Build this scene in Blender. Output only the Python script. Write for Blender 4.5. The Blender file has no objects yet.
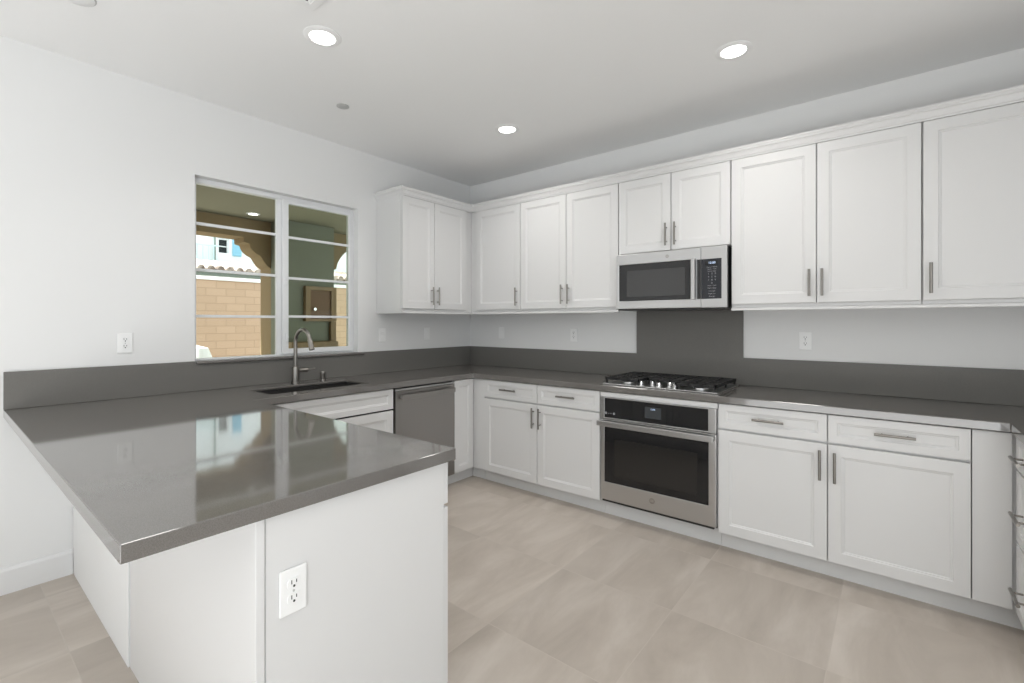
import bpy, bmesh, math, random
from mathutils import Vector, Matrix
random.seed(7)
S = bpy.context.scene
C = S.collection

# ------------------------------------------------------------------ camera
cd = bpy.data.cameras.new('camera')
cam = bpy.data.objects.new('camera', cd); C.objects.link(cam)
cam.location = (3.4014, -3.5945, 1.346)
cam.rotation_euler = (math.pi/2, 0, math.pi/2 - 0.8827)
cd.sensor_width = 36; cd.lens = 36*472.99/1024
cd.shift_x = (512-503.36)/1024; cd.shift_y = (322.55-341.5)/1024
cd.clip_start = 0.05; cd.clip_end = 200
S.camera = cam

# ------------------------------------------------------------------ world and exposure
S.view_settings.view_transform = 'Standard'
S.view_settings.look = 'None'
S.view_settings.gamma = 1
S.view_settings.use_curve_mapping = False
S.view_settings.exposure = 0.08
w = bpy.data.worlds.new('sky'); S.world = w; w.use_nodes = True
bg = w.node_tree.nodes['Background']
bg.inputs[0].default_value = (0.86, 0.94, 1.0, 1); bg.inputs[1].default_value = 2.2

def area(name, loc, rot, sx, sy, power, col=(1, 1, 1)):
    l = bpy.data.lights.new(name, 'AREA'); l.shape = 'RECTANGLE'; l.size = sx; l.size_y = sy
    l.energy = power; l.color = col
    o = bpy.data.objects.new(name, l); C.objects.link(o); o.location = loc; o.rotation_euler = rot
    return o
# daylight entering through the great-room glazing behind and beside the camera
area('rear_window_daylight', (5.9, -9.3, 1.35), (math.radians(90), 0, 0), 2.6, 2.3, 8, (0.95, 0.98, 1))
area('side_window_daylight', (7.85, -6.0, 1.35), (math.radians(90), 0, math.radians(90)), 4.0, 2.3, 12, (0.95, 0.98, 1))

# added upward fill lamp brightening the ceiling, in place of floor-bounced daylight
area('ceiling_fill', (4.0, -5.7, 0.04), (math.radians(180), 0, 0), 5.0, 2.8, 150, (0.95, 0.98, 1))
# sun falling through the great-room glazing on to the floor behind the camera
sl = bpy.data.lights.new('sun', 'SUN'); sl.energy = 14; sl.angle = math.radians(1); sl.color = (0.97, 0.98, 1.0)
so = bpy.data.objects.new('sun', sl); C.objects.link(so)
so.rotation_euler = Vector((0.05, 1.0, -0.85)).to_track_quat('-Z', 'Y').to_euler()

# ------------------------------------------------------------------ materials
def mat(name, col=(0.8, 0.8, 0.8), rough=0.5, metal=0.0, spec=0.5, emis=None, estr=0):
    m = bpy.data.materials.new(name); m.use_nodes = True
    b = m.node_tree.nodes['Principled BSDF']
    b.inputs['Base Color'].default_value = (*col, 1)
    b.inputs['Roughness'].default_value = rough
    b.inputs['Metallic'].default_value = metal
    b.inputs['Specular IOR Level'].default_value = spec
    if emis:
        b.inputs['Emission Color'].default_value = (*emis, 1); b.inputs['Emission Strength'].default_value = estr
    return m
def nodes(m): return m.node_tree.nodes, m.node_tree.links, m.node_tree.nodes['Principled BSDF']
def add_bump(m, scale, strength, dist=0.001, detail=3, stretch=(1, 1, 1)):
    n, l, b = nodes(m)
    tc = n.new('ShaderNodeTexCoord'); mp = n.new('ShaderNodeMapping'); mp.inputs['Scale'].default_value = stretch
    ns = n.new('ShaderNodeTexNoise'); ns.inputs['Scale'].default_value = scale; ns.inputs['Detail'].default_value = detail
    bp = n.new('ShaderNodeBump'); bp.inputs['Strength'].default_value = strength; bp.inputs['Distance'].default_value = dist
    l.new(tc.outputs['Object'], mp.inputs[0]); l.new(mp.outputs[0], ns.inputs['Vector'])
    l.new(ns.outputs[0], bp.inputs['Height']); l.new(bp.outputs[0], b.inputs['Normal'])
    return ns
def add_noise_col(m, scale, c1, c2, detail=4, stretch=(1, 1, 1), lo=0.35, hi=0.65):
    n, l, b = nodes(m)
    tc = n.new('ShaderNodeTexCoord'); mp = n.new('ShaderNodeMapping'); mp.inputs['Scale'].default_value = stretch
    ns = n.new('ShaderNodeTexNoise'); ns.inputs['Scale'].default_value = scale; ns.inputs['Detail'].default_value = detail
    r = n.new('ShaderNodeValToRGB'); r.color_ramp.elements[0].position = lo; r.color_ramp.elements[1].position = hi
    r.color_ramp.elements[0].color = (*c1, 1); r.color_ramp.elements[1].color = (*c2, 1)
    l.new(tc.outputs['Object'], mp.inputs[0]); l.new(mp.outputs[0], ns.inputs['Vector'])
    l.new(ns.outputs[0], r.inputs[0]); l.new(r.outputs[0], b.inputs['Base Color'])

M = {}
M['wall'] = mat('wall_paint', (0.83, 0.83, 0.825), 0.75, spec=0.3); add_bump(M['wall'], 90, 0.12, 0.002)
M['ceil'] = mat('ceiling_paint', (0.93, 0.93, 0.925), 0.85, spec=0.2); add_bump(M['ceil'], 80, 0.10, 0.002)
M['cab'] = mat('cabinet_paint', (0.735, 0.733, 0.73), 0.32, spec=0.5)
M['trim'] = mat('trim_paint', (0.82, 0.82, 0.82), 0.4)
M['gap'] = mat('cabinet_interior', (0.30, 0.29, 0.28), 0.8)
M['plate'] = mat('white_plastic', (0.92, 0.92, 0.915), 0.3)
M['slot'] = mat('outlet_slot', (0.03, 0.03, 0.03), 0.6)
M['vinyl'] = mat('window_vinyl', (0.84, 0.85, 0.86), 0.35)
M['quartz'] = mat('grey_quartz', (0.145, 0.135, 0.125), 0.065, spec=0.5)
add_noise_col(M['quartz'], 420, (0.135, 0.127, 0.118), (0.175, 0.165, 0.155), 2)
M['quartz'].node_tree.nodes['Principled BSDF'].inputs['IOR'].default_value = 1.85
M['splash'] = mat('grey_quartz_upright', (0.14, 0.13, 0.12), 0.45, spec=0.3)
add_noise_col(M['splash'], 420, (0.155, 0.149, 0.138), (0.19, 0.184, 0.172), 2)
M['steel'] = mat('brushed_steel', (0.56, 0.56, 0.56), 0.30, 1.0); add_bump(M['steel'], 8, 0.05, 0.0005, 2, (1, 1, 120))
M['darksteel'] = mat('dishwasher_steel', (0.36, 0.345, 0.33), 0.34, 1.0); add_bump(M['darksteel'], 8, 0.05, 0.0005, 2, (1, 1, 120))
M['nickel'] = mat('satin_nickel', (0.29, 0.275, 0.255), 0.33, 1.0)
M['chrome'] = mat('polished_chrome', (0.8, 0.8, 0.8), 0.1, 1.0)
M['blackglass'] = mat('black_glass', (0.012, 0.012, 0.013), 0.04, spec=0.5)
M['keypad'] = mat('black_keypad', (0.02, 0.022, 0.028), 0.15)
M['ovenwin'] = mat('oven_window_glass', (0.020, 0.019, 0.018), 0.07); 
M['mwwin'] = mat('microwave_window_glass', (0.028, 0.028, 0.028), 0.05, spec=0.7)
M['iron'] = mat('cast_iron', (0.014, 0.014, 0.014), 0.55)
M['black'] = mat('black_plastic', (0.02, 0.02, 0.02), 0.4)
M['print'] = mat('white_print', (0.36, 0.37, 0.39), 0.5)
M['screen'] = mat('lit_digits', (0.5, 0.6, 0.8), 0.5, emis=(0.55, 0.72, 1.0), estr=0.7)
M['dimscreen'] = mat('dim_screen', (0.05, 0.055, 0.06), 0.15)
M['sink'] = mat('dark_sink_composite', (0.025, 0.024, 0.023), 0.35, 0.0)
M['lens'] = mat('lit_lens', (1, 1, 1), 0.5, emis=(1, 0.98, 0.94), estr=6)
M['offlens'] = mat('unlit_lens', (0.75, 0.75, 0.74), 0.5)
M['grey'] = mat('grey_plastic', (0.55, 0.55, 0.54), 0.5)
M['patio'] = mat('patio_stucco', (0.30, 0.22, 0.125), 0.9, spec=0.1); add_bump(M['patio'], 60, 0.3, 0.003)
M['patioceil'] = mat('patio_ceiling_stucco', (0.30, 0.28, 0.20), 0.9, spec=0.1); add_bump(M['patioceil'], 60, 0.3, 0.003)
M['patiogreen'] = mat('sage_stucco', (0.23, 0.235, 0.18), 0.9, spec=0.1)
M['brown'] = mat('brown_timber', (0.2, 0.13, 0.07), 0.6); add_noise_col(M['brown'], 9, (0.24, 0.155, 0.08), (0.32, 0.21, 0.11), 4, (1, 1, 0.15))
M['darkbrown'] = mat('dark_timber', (0.20, 0.11, 0.06), 0.6)
M['housewhite'] = mat('white_render', (0.85, 0.87, 0.88), 0.8); add_bump(M['housewhite'], 20, 0.1, 0.004)
M['houseglass'] = mat('dark_house_glass', (0.02, 0.025, 0.025), 0.35, spec=0.2)
M['blueshutter'] = mat('pale_blue_paint', (0.28, 0.55, 0.70), 0.6)
M['railblue'] = mat('pale_rail_paint', (0.62, 0.80, 0.82), 0.5)
M['tile_roof'] = mat('clay_roof_tile', (0.33, 0.27, 0.23), 0.85); add_noise_col(M['tile_roof'], 5, (0.16, 0.12, 0.10), (0.55, 0.48, 0.42), 5)
M['gutter'] = mat('green_gutter', (0.17, 0.21, 0.18), 0.6)
M['conc'] = mat('patio_concrete', (0.48, 0.46, 0.42), 0.9); add_noise_col(M['conc'], 3, (0.42, 0.40, 0.37), (0.52, 0.50, 0.46), 5)
M['stone'] = mat('pale_stone', (0.75, 0.77, 0.74), 0.8)

def glass_mat(name, tint, refl):
    m = bpy.data.materials.new(name); m.use_nodes = True
    n = m.node_tree.nodes; l = m.node_tree.links; n.clear()
    out = n.new('ShaderNodeOutputMaterial'); mix = n.new('ShaderNodeMixShader')
    tr = n.new('ShaderNodeBsdfTransparent'); tr.inputs[0].default_value = (*tint, 1)
    gl = n.new('ShaderNodeBsdfGlossy'); gl.inputs['Roughness'].default_value = 0.01
    fr = n.new('ShaderNodeFresnel'); fr.inputs[0].default_value = refl
    l.new(fr.outputs[0], mix.inputs[0]); l.new(tr.outputs[0], mix.inputs[1]); l.new(gl.outputs[0], mix.inputs[2])
    l.new(mix.outputs[0], out.inputs[0])
    return m
M['glass'] = glass_mat('window_glass', (0.93, 0.95, 0.92), 1.2)
M['glass2'] = glass_mat('screened_window_glass', (0.86, 0.90, 0.84), 1.3)

# floor: large-format porcelain tiles with fine grout, cement streaks running along y
def floor_mat():
    m = mat('porcelain_floor_tile', (0.5, 0.45, 0.4), 0.38, spec=0.45); n, l, b = nodes(m)
    def math_(op, a, c=None, v=None):
        q = n.new('ShaderNodeMath'); q.operation = op; l.new(a, q.inputs[0])
        if c is not None: l.new(c, q.inputs[1])
        if v is not None: q.inputs[1].default_value = v
        return q.outputs[0]
    tc = n.new('ShaderNodeTexCoord'); sp = n.new('ShaderNodeSeparateXYZ'); l.new(tc.outputs['Object'], sp.inputs[0])
    px, py = 0.60, 0.614
    ux = math_('DIVIDE', math_('ADD', sp.outputs[0], v=-2.605+px*20), v=px)
    uy = math_('DIVIDE', math_('ADD', sp.outputs[1], v=2.0+py*20), v=py)
    fx = math_('FRACT', ux); fy = math_('FRACT', uy)
    ix = math_('FLOOR', ux); iy = math_('FLOOR', uy)
    dx = math_('MULTIPLY', math_('ABSOLUTE', math_('SUBTRACT', fx, v=0.5)), v=1.0)
    dy = math_('MULTIPLY', math_('ABSOLUTE', math_('SUBTRACT', fy, v=0.5)), v=1.0)
    mx = math_('MAXIMUM', dx, dy)
    g = math_('GREATER_THAN', mx, v=0.4968)
    cmb = n.new('ShaderNodeCombineXYZ'); l.new(ix, cmb.inputs[0]); l.new(iy, cmb.inputs[1])
    wn = n.new('ShaderNodeTexWhiteNoise'); wn.noise_dimensions = '2D'; l.new(cmb.outputs[0], wn.inputs['Vector'])
    # per-tile offset of the streaks
    vs = n.new('ShaderNodeVectorMath'); vs.operation = 'SCALE'; l.new(wn.outputs['Color'], vs.inputs[0]); vs.inputs['Scale'].default_value = 7
    va = n.new('ShaderNodeVectorMath'); va.operation = 'ADD'; l.new(tc.outputs['Object'], va.inputs[0]); l.new(vs.outputs[0], va.inputs[1])
    mp = n.new('ShaderNodeMapping'); mp.inputs['Scale'].default_value = (1.0, 0.30, 1); mp.inputs['Rotation'].default_value = (0, 0, 0.22)
    l.new(va.outputs[0], mp.inputs[0])
    ns = n.new('ShaderNodeTexNoise'); ns.inputs['Scale'].default_value = 4.5; ns.inputs['Detail'].default_value = 7; ns.inputs['Roughness'].default_value = 0.6; ns.inputs['Distortion'].default_value = 0.5
    l.new(mp.outputs[0], ns.inputs['Vector'])
    r = n.new('ShaderNodeValToRGB'); e = r.color_ramp.elements
    e[0].position = 0.30; e[0].color = (0.41, 0.36, 0.31, 1); e[1].position = 0.72; e[1].color = (0.58, 0.525, 0.47, 1)
    mid = e.new(0.52); mid.color = (0.49, 0.435, 0.38, 1)
    l.new(ns.outputs[0], r.inputs[0])
    hs = n.new('ShaderNodeHueSaturation'); l.new(r.outputs[0], hs.inputs['Color'])
    vv = math_('ADD', math_('MULTIPLY', wn.outputs['Value'], v=0.10), v=1.0); l.new(vv, hs.inputs['Value'])
    mix = n.new('ShaderNodeMix'); mix.data_type = 'RGBA'; l.new(g, mix.inputs['Factor']); l.new(hs.outputs[0], mix.inputs['A'])
    mix.inputs['B'].default_value = (0.53, 0.475, 0.42, 1)
    l.new(mix.outputs['Result'], b.inputs['Base Color'])
    bp = n.new('ShaderNodeBump'); bp.inputs['Strength'].default_value = 0.3; bp.inputs['Distance'].default_value = 0.001
    inv = math_('SUBTRACT', g, v=1.0); l.new(math_('MULTIPLY', inv, v=-1), bp.inputs['Height']); l.new(bp.outputs[0], b.inputs['Normal'])
    return m
M['floor'] = floor_mat()
def block_mat():
    m = mat('tan_concrete_block', (0.6, 0.45, 0.3), 0.9, spec=0.1); n, l, b = nodes(m)
    tc = n.new('ShaderNodeTexCoord'); sp = n.new('ShaderNodeSeparateXYZ'); cb = n.new('ShaderNodeCombineXYZ')
    l.new(tc.outputs['Object'], sp.inputs[0]); l.new(sp.outputs[1], cb.inputs[0]); l.new(sp.outputs[2], cb.inputs[1])
    br = n.new('ShaderNodeTexBrick'); l.new(cb.outputs[0], br.inputs['Vector'])
    br.inputs['Color1'].default_value = (0.50, 0.355, 0.25, 1); br.inputs['Color2'].default_value = (0.54, 0.385, 0.275, 1)
    br.inputs['Mortar'].default_value = (0.38, 0.27, 0.185, 1)
    br.inputs['Scale'].default_value = 1.0; br.inputs['Mortar Size'].default_value = 0.006
    br.inputs['Brick Width'].default_value = 0.40; br.inputs['Row Height'].default_value = 0.165
    l.new(br.outputs['Color'], b.inputs['Base Color']); return m
M['block'] = block_mat()

# ------------------------------------------------------------------ mesh builder
class MB:
    def __init__(s): s.bm = bmesh.new()
    def box(s, a, b):
        x0, x1 = sorted((a[0], b[0])); y0, y1 = sorted((a[1], b[1])); z0, z1 = sorted((a[2], b[2]))
        v = [s.bm.verts.new(p) for p in ((x0,y0,z0),(x1,y0,z0),(x1,y1,z0),(x0,y1,z0),(x0,y0,z1),(x1,y0,z1),(x1,y1,z1),(x0,y1,z1))]
        for f in ((0,3,2,1),(4,5,6,7),(0,1,5,4),(1,2,6,5),(2,3,7,6),(3,0,4,7)): s.bm.faces.new([v[i] for i in f])
        return s
    def cyl(s, p, q, r, r2=None, n=24, cap=True):
        p = Vector(p); q = Vector(q); r2 = r if r2 is None else r2
        d = (q-p).normalized(); u = d.orthogonal().normalized(); w_ = d.cross(u)
        A = [s.bm.verts.new(p + r*(math.cos(t)*u+math.sin(t)*w_)) for t in [2*math.pi*i/n for i in range(n)]]
        B = [s.bm.verts.new(q + r2*(math.cos(t)*u+math.sin(t)*w_)) for t in [2*math.pi*i/n for i in range(n)]]
        for i in range(n):
            j = (i+1) % n; s.bm.faces.new([A[i], A[j], B[j], B[i]])
        if cap: s.bm.faces.new(A[::-1]); s.bm.faces.new(B)
        return s
    def tube(s, pts, rad, n=14):
        pts = [Vector(p) for p in pts]; rad = rad if isinstance(rad, (list, tuple)) else [rad]*len(pts)
        rings = []; u = None
        for i, p in enumerate(pts):
            d = (pts[min(i+1, len(pts)-1)] - pts[max(i-1, 0)]).normalized()
            u = d.orthogonal().normalized() if u is None else (u - d*u.dot(d)).normalized()
            w_ = d.cross(u)
            rings.append([s.bm.verts.new(p + rad[i]*(math.cos(2*math.pi*k/n)*u+math.sin(2*math.pi*k/n)*w_)) for k in range(n)])
        for a, b in zip(rings, rings[1:]):
            for k in range(n): s.bm.faces.new([a[k], a[(k+1)%n], b[(k+1)%n], b[k]])
        s.bm.faces.new(rings[0][::-1]); s.bm.faces.new(rings[-1]); return s
    def lathe(s, c, prof, n=40):           # prof: (radius, z) pairs around a vertical axis
        c = Vector(c); rings = []
        for r, z in prof:
            if r < 1e-6: rings.append([s.bm.verts.new(c+Vector((0, 0, z)))])
            else: rings.append([s.bm.verts.new(c+Vector((r*math.cos(2*math.pi*k/n), r*math.sin(2*math.pi*k/n), z))) for k in range(n)])
        for a, b in zip(rings, rings[1:]):
            for k in range(n):
                k2 = (k+1) % n
                if len(a) == 1 and len(b) == 1: continue
                if len(a) == 1: s.bm.faces.new([a[0], b[k2], b[k]])
                elif len(b) == 1: s.bm.faces.new([a[k], a[k2], b[0]])
                else: s.bm.faces.new([a[k], a[k2], b[k2], b[k]])
        return s
    def prism(s, poly, axis, a, b):        # poly in the two other axes (in order), extruded along axis from a to b
        def P(p, t): return {'x': (t, p[0], p[1]), 'y': (p[0], t, p[1]), 'z': (p[0], p[1], t)}[axis]
        A = [s.bm.verts.new(P(p, a)) for p in poly]; B = [s.bm.verts.new(P(p, b)) for p in poly]
        n = len(poly)
        for i in range(n): s.bm.faces.new([A[i], A[(i+1)%n], B[(i+1)%n], B[i]])
        s.bm.faces.new(A[::-1]); s.bm.faces.new(B); return s
    def holed(s, outer, holes, axis, a, b):  # rectangle slab with rectangular holes: outer=(u0,v0,u1,v1)
        us = sorted({outer[0], outer[2], *[h[0] for h in holes], *[h[2] for h in holes]})
        vs = sorted({outer[1], outer[3], *[h[1] for h in holes], *[h[3] for h in holes]})
        def P(u, v, t): return {'x': (t, u, v), 'y': (u, t, v), 'z': (u, v, t)}[axis]
        vt = {}
        def V(i, j, t):
            k = (i, j, t)
            if k not in vt: vt[k] = s.bm.verts.new(P(us[i], vs[j], t))
            return vt[k]
        def solid(i, j):
            if i < 0 or j < 0 or i >= len(us)-1 or j >= len(vs)-1: return False
            cu = (us[i]+us[i+1])/2; cv = (vs[j]+vs[j+1])/2
            return not any(h[0] < cu < h[2] and h[1] < cv < h[3] for h in holes)
        for i in range(len(us)-1):
            for j in range(len(vs)-1):
                if not solid(i, j): continue
                s.bm.faces.new([V(i,j,a), V(i,j+1,a), V(i+1,j+1,a), V(i+1,j,a)])
                s.bm.faces.new([V(i,j,b), V(i+1,j,b), V(i+1,j+1,b), V(i,j+1,b)])
                for di, dj, e in ((-1,0,((i,j),(i,j+1))),(1,0,((i+1,j),(i+1,j+1))),(0,-1,((i,j),(i+1,j))),(0,1,((i,j+1),(i+1,j+1)))):
                    if not solid(i+di, j+dj):
                        s.bm.faces.new([V(*e[0],a), V(*e[1],a), V(*e[1],b), V(*e[0],b)])
        return s
    def build(s, name, m, parent=None, bevel=0, seg=2, smooth=False, xf=None, kind=None, label=None):
        if xf: 
            for v in s.bm.verts: v.co = Vector(xf(v.co))
        bmesh.ops.recalc_face_normals(s.bm, faces=s.bm.faces[:])
        off = Vector((0, 0, 0))
        if parent is not None:
            off = wloc(parent)
        co = [v.co for v in s.bm.verts]
        if parent is None:
            mn = Vector([min(c[i] for c in co) for i in range(3)]); mx = Vector([max(c[i] for c in co) for i in range(3)])
            off = Vector(((mn.x+mx.x)/2, (mn.y+mx.y)/2, mn.z))
            if kind == 'structure': off = Vector((0, 0, 0))
        for v in s.bm.verts: v.co -= off
        me = bpy.data.meshes.new(name); s.bm.to_mesh(me); s.bm.free()
        me.materials.append(m)
        if smooth:
            for p in me.polygons: p.use_smooth = True
            me.set_sharp_from_angle(angle=math.radians(35))
        o = bpy.data.objects.new(name, me); C.objects.link(o)
        if parent is None: o.location = off
        else: o.parent = parent
        if bevel:
            b = o.modifiers.new('edge', 'BEVEL'); b.width = bevel; b.segments = seg; b.limit_method = 'ANGLE'; b.angle_limit = math.radians(50)
            b.harden_normals = False
        if kind: o['kind'] = kind
        if label: o['label'] = label
        return o
def wloc(o):
    v = Vector(o.location)
    while o.parent: o = o.parent; v += Vector(o.location)
    return v
def tag(o, label, cat, group=None, kind=None):
    o['label'] = label; o['category'] = cat
    if group: o['group'] = group
    if kind: o['kind'] = kind
    return o
def thing(name, loc, label, cat, group=None):
    o = bpy.data.objects.new(name, None); C.objects.link(o); o.location = loc; o.empty_display_size = 0.1
    return tag(o, label, cat, group)
def copy_tree(o, parent=None):
    c = o.copy(); C.objects.link(c); c.parent = parent
    for ch in list(o.children): copy_tree(ch, c)
    return c
def text_mesh(name, body, size, m, parent, frame, depth=0.0004, align='CENTER', xs=1.0):
    """writing as a thin mesh; frame = (origin, right, up) in world space"""
    cu = bpy.data.curves.new(name, 'FONT'); cu.body = body; cu.size = size; cu.align_x = align; cu.align_y = 'CENTER'
    cu.extrude = depth; cu.resolution_u = 3
    t = bpy.data.objects.new(name, cu); C.objects.link(t)
    bpy.context.view_layer.update()
    me = bpy.data.meshes.new_from_object(t.evaluated_get(bpy.context.evaluated_depsgraph_get()))
    bpy.data.objects.remove(t); bpy.data.curves.remove(cu)
    o0, r, u = [Vector(q) for q in frame]; nrm = r.cross(u); off = wloc(parent)
    for v in me.vertices: v.co = o0 + r*v.co.x*xs + u*v.co.y + nrm*v.co.z - off
    me.materials.clear(); me.materials.append(m); me.name = name
    o = bpy.data.objects.new(name, me); C.objects.link(o); o.parent = parent
    return o

# local (u, d, z) -> world, per run.  d is the distance out from the wall
def XB(p): return (p[0], -p[1], p[2])              # oven wall, faces -y
def XA(p): return (p[1], p[0], p[2])               # window wall, faces +x
XR0 = 4.44
def XR(p): return (XR0 - p[1], p[0], p[2])         # right-hand run, faces -x
def XP(p): return (p[0], -3.09 + p[1], p[2])       # peninsula, fronts face +y

# ------------------------------------------------------------------ room shell
CZ = 2.765
WX0, WX1, WZ0, WZ1 = -2.524, -1.344, 1.10, 2.282    # kitchen window opening (y range, z range)
RX, RY = 8.0, -9.6
st = 'structure'
MB().box((-0.15, RY, -0.12), (RX, 0.15, 0)).build('floor', M['floor'], kind=st)
MB().box((-0.15, RY, CZ), (RX, 0.15, CZ+0.12)).build('ceiling', M['ceil'], kind=st)
MB().holed((RY, 0, 0.15, CZ), [(WX0, WZ0-0.018, WX1, WZ1)], 'x', -0.15, 0).build('wall_left', M['wall'], kind=st)
MB().box((0, 0, 0), (XR0+0.15, 0.15, CZ)).build('wall_back', M['wall'], kind=st)
MB().box((XR0, -1.75, 0), (XR0+0.15, 0, CZ)).build('wall_right', M['wall'], kind=st)
MB().box((XR0+0.15, -1.75, 0), (RX, -1.60, CZ)).build('wall_side', M['wall'], kind=st)
MB().holed((-0.15, 0, RX, CZ), [(4.6, 0.12, 7.2, 2.40)], 'y', RY-0.15, RY).build('wall_rear', M['wall'], kind=st)
MB().holed((RY, 0, -1.75, CZ), [(-8.0, 0.12, -4.0, 2.40)], 'x', RX, RX+0.15).build('wall_far', M['wall'], kind=st)
# great-room glazing (out of frame, behind the camera)
f = MB()
for i in range(3):
    x = 4.6 + i*1.3; f.box((max(4.6, x-0.03), RY-0.09, 0.12), (min(7.2, x+0.03), RY-0.03, 2.40))
f.box((4.6, RY-0.09, 0.12), (7.2, RY-0.03, 0.18)).box((4.6, RY-0.09, 2.34), (7.2, RY-0.03, 2.40))
f.build('window_2', M['vinyl'], kind=st)
f = MB()
for i in range(4):
    y = -8.0 + i*4.0/3; f.box((RX+0.03, max(-8.0, y-0.03), 0.12), (RX+0.09, min(-4.0, y+0.03), 2.40))
f.box((RX+0.03, -8.0, 0.12), (RX+0.09, -4.0, 0.18)).box((RX+0.03, -8.0, 2.34), (RX+0.09, -4.0, 2.40))
f.build('window_3', M['vinyl'], kind=st)
MB().prism([(0, 0), (0.014, 0), (0.014, 0.115), (0.008, 0.13), (0, 0.13)], 'y', RY, -3.102).build('baseboard_left', M['trim'], kind=st, bevel=0.001)

# ------------------------------------------------------------------ kitchen window
win = bpy.data.objects.new('window_1', None); C.objects.link(win); win.location = (-0.07, (WX0+WX1)/2, WZ0)
win['kind'] = st; win['label'] = 'white vinyl sliding window above the sink, each pane crossed by three bars'; win['category'] = 'window'
fx0, fx1 = -0.125, -0.065
f = MB(); e = 0.030
f.holed((WX0, WZ0, WX1, WZ1), [(WX0+0.028, WZ0+0.012, WX1-e, WZ1-e)], 'x', fx0, fx1)
f.build('window_frame', M['vinyl'], win, bevel=0.003)
YM = -1.962                                           # meeting stile of the fixed pane
MB().box((-0.110, YM-0.012, WZ0+0.012), (-0.078, YM+0.02, WZ1-e)).build('meeting_stile', M['vinyl'], win, bevel=0.002)
sash = MB().holed((YM+0.022, WZ0+0.014, WX1-0.03, WZ1-e+0.004), [(-1.896, WZ0+0.052, -1.392, WZ1-0.055)], 'x', -0.092, -0.055).build('sash', M['vinyl'], win, bevel=0.003)
MB().box((-0.076, -1.9, WZ0+0.045), (-0.072, -1.388, WZ1-0.05)).build('pane', M['glass2'], sash)
MB().box((-0.098, WX0+0.02, WZ0+0.006), (-0.094, YM, WZ1-e+0.01)).build('pane', M['glass'], win)
for z in (1.388, 1.690, 1.992):
    MB().box((-0.104, WX0+0.028, z-0.009), (-0.086, YM-0.011, z+0.009)).build('glazing_bar', M['vinyl'], win, bevel=0.002)
for z in (1.391, 1.677, 1.980):
    MB().box((-0.082, -1.897, z-0.009), (-0.064, -1.391, z+0.009)).build('glazing_bar', M['vinyl'], sash, bevel=0.002)
for z in (1.24, 1.66): MB().box((-0.0545, -1.920, z-0.035), (-0.042, -1.905, z+0.035)).cyl((-0.05, -1.912, z), (-0.036, -1.912, z), 0.008).build('sash_latch', M['vinyl'], win, bevel=0.001)
MB().prism([(-0.064, WZ0-0.018), (0.030, WZ0-0.018), (0.036, WZ0-0.012), (0.036, WZ0-0.004), (0.030, WZ0+0.001), (-0.064, WZ0+0.001)], 'y', WX0, WX1+0.04).build('window_sill', M['quartz'], win, label='grey quartz sill', bevel=0.0015)

# ------------------------------------------------------------------ cabinets
CT = 0.914
def handle(parent, xf, u, d, z, vert, L=0.155):
    """round bar pull on two posts, centred at (u, z), mounted on the plane d"""
    r = 0.0068; out = d + 0.032; m = MB()
    if vert:
        m.cyl((u, out, z-L/2), (u, out, z+L/2), r, n=14)
        for s_ in (-1, 1): m.cyl((u, d-0.001, z+s_*L*0.31), (u, out, z+s_*L*0.31), 0.0042, n=12)
    else:
        m.cyl((u-L/2, out, z), (u+L/2, out, z), r, n=14)
        for s_ in (-1, 1): m.cyl((u+s_*L*0.31, d-0.001, z), (u+s_*L*0.31, out, z), 0.0042, n=12)
    return m.build('handle', M['nickel'], parent, xf=xf, smooth=True, label='satin nickel bar handle')
def shaker(name, parent, xf, u0, u1, z0, z1, d0, d1, rail=0.057, dep=0.008):
    """frame-and-panel front from plane d0 (back) to d1 (face)"""
    m = MB(); bm = m.bm
    def ring(u0, z0, u1, z1, d): return [bm.verts.new(p) for p in ((u0,d,z0),(u1,d,z0),(u1,d,z1),(u0,d,z1))]
    A = ring(u0, z0, u1, z1, d0); B = ring(u0, z0, u1, z1, d1)
    r = min(rail, (z1-z0)*0.27, (u1-u0)*0.3)
    Cc = ring(u0+r, z0+r, u1-r, z1-r, d1); t = 0.003
    D = ring(u0+r+t, z0+r+t, u1-r-t, z1-r-t, d1-dep*0.5); t = 0.008
    E_ = ring(u0+r+t, z0+r+t, u1-r-t, z1-r-t, d1-dep*0.55); t = 0.011
    F = ring(u0+r+t, z0+r+t, u1-r-t, z1-r-t, d1-dep)
    bm.faces.new(A)
    for P, Q in ((A, B), (B, Cc), (Cc, D), (D, E_), (E_, F)):
        for i in range(4): bm.faces.new([P[i], P[(i+1)%4], Q[(i+1)%4], Q[i]])
    bm.faces.new(F)
    return m.build(name, M['cab'], parent, xf=xf, bevel=0.0015, seg=2)
G = 0.0018
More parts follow.
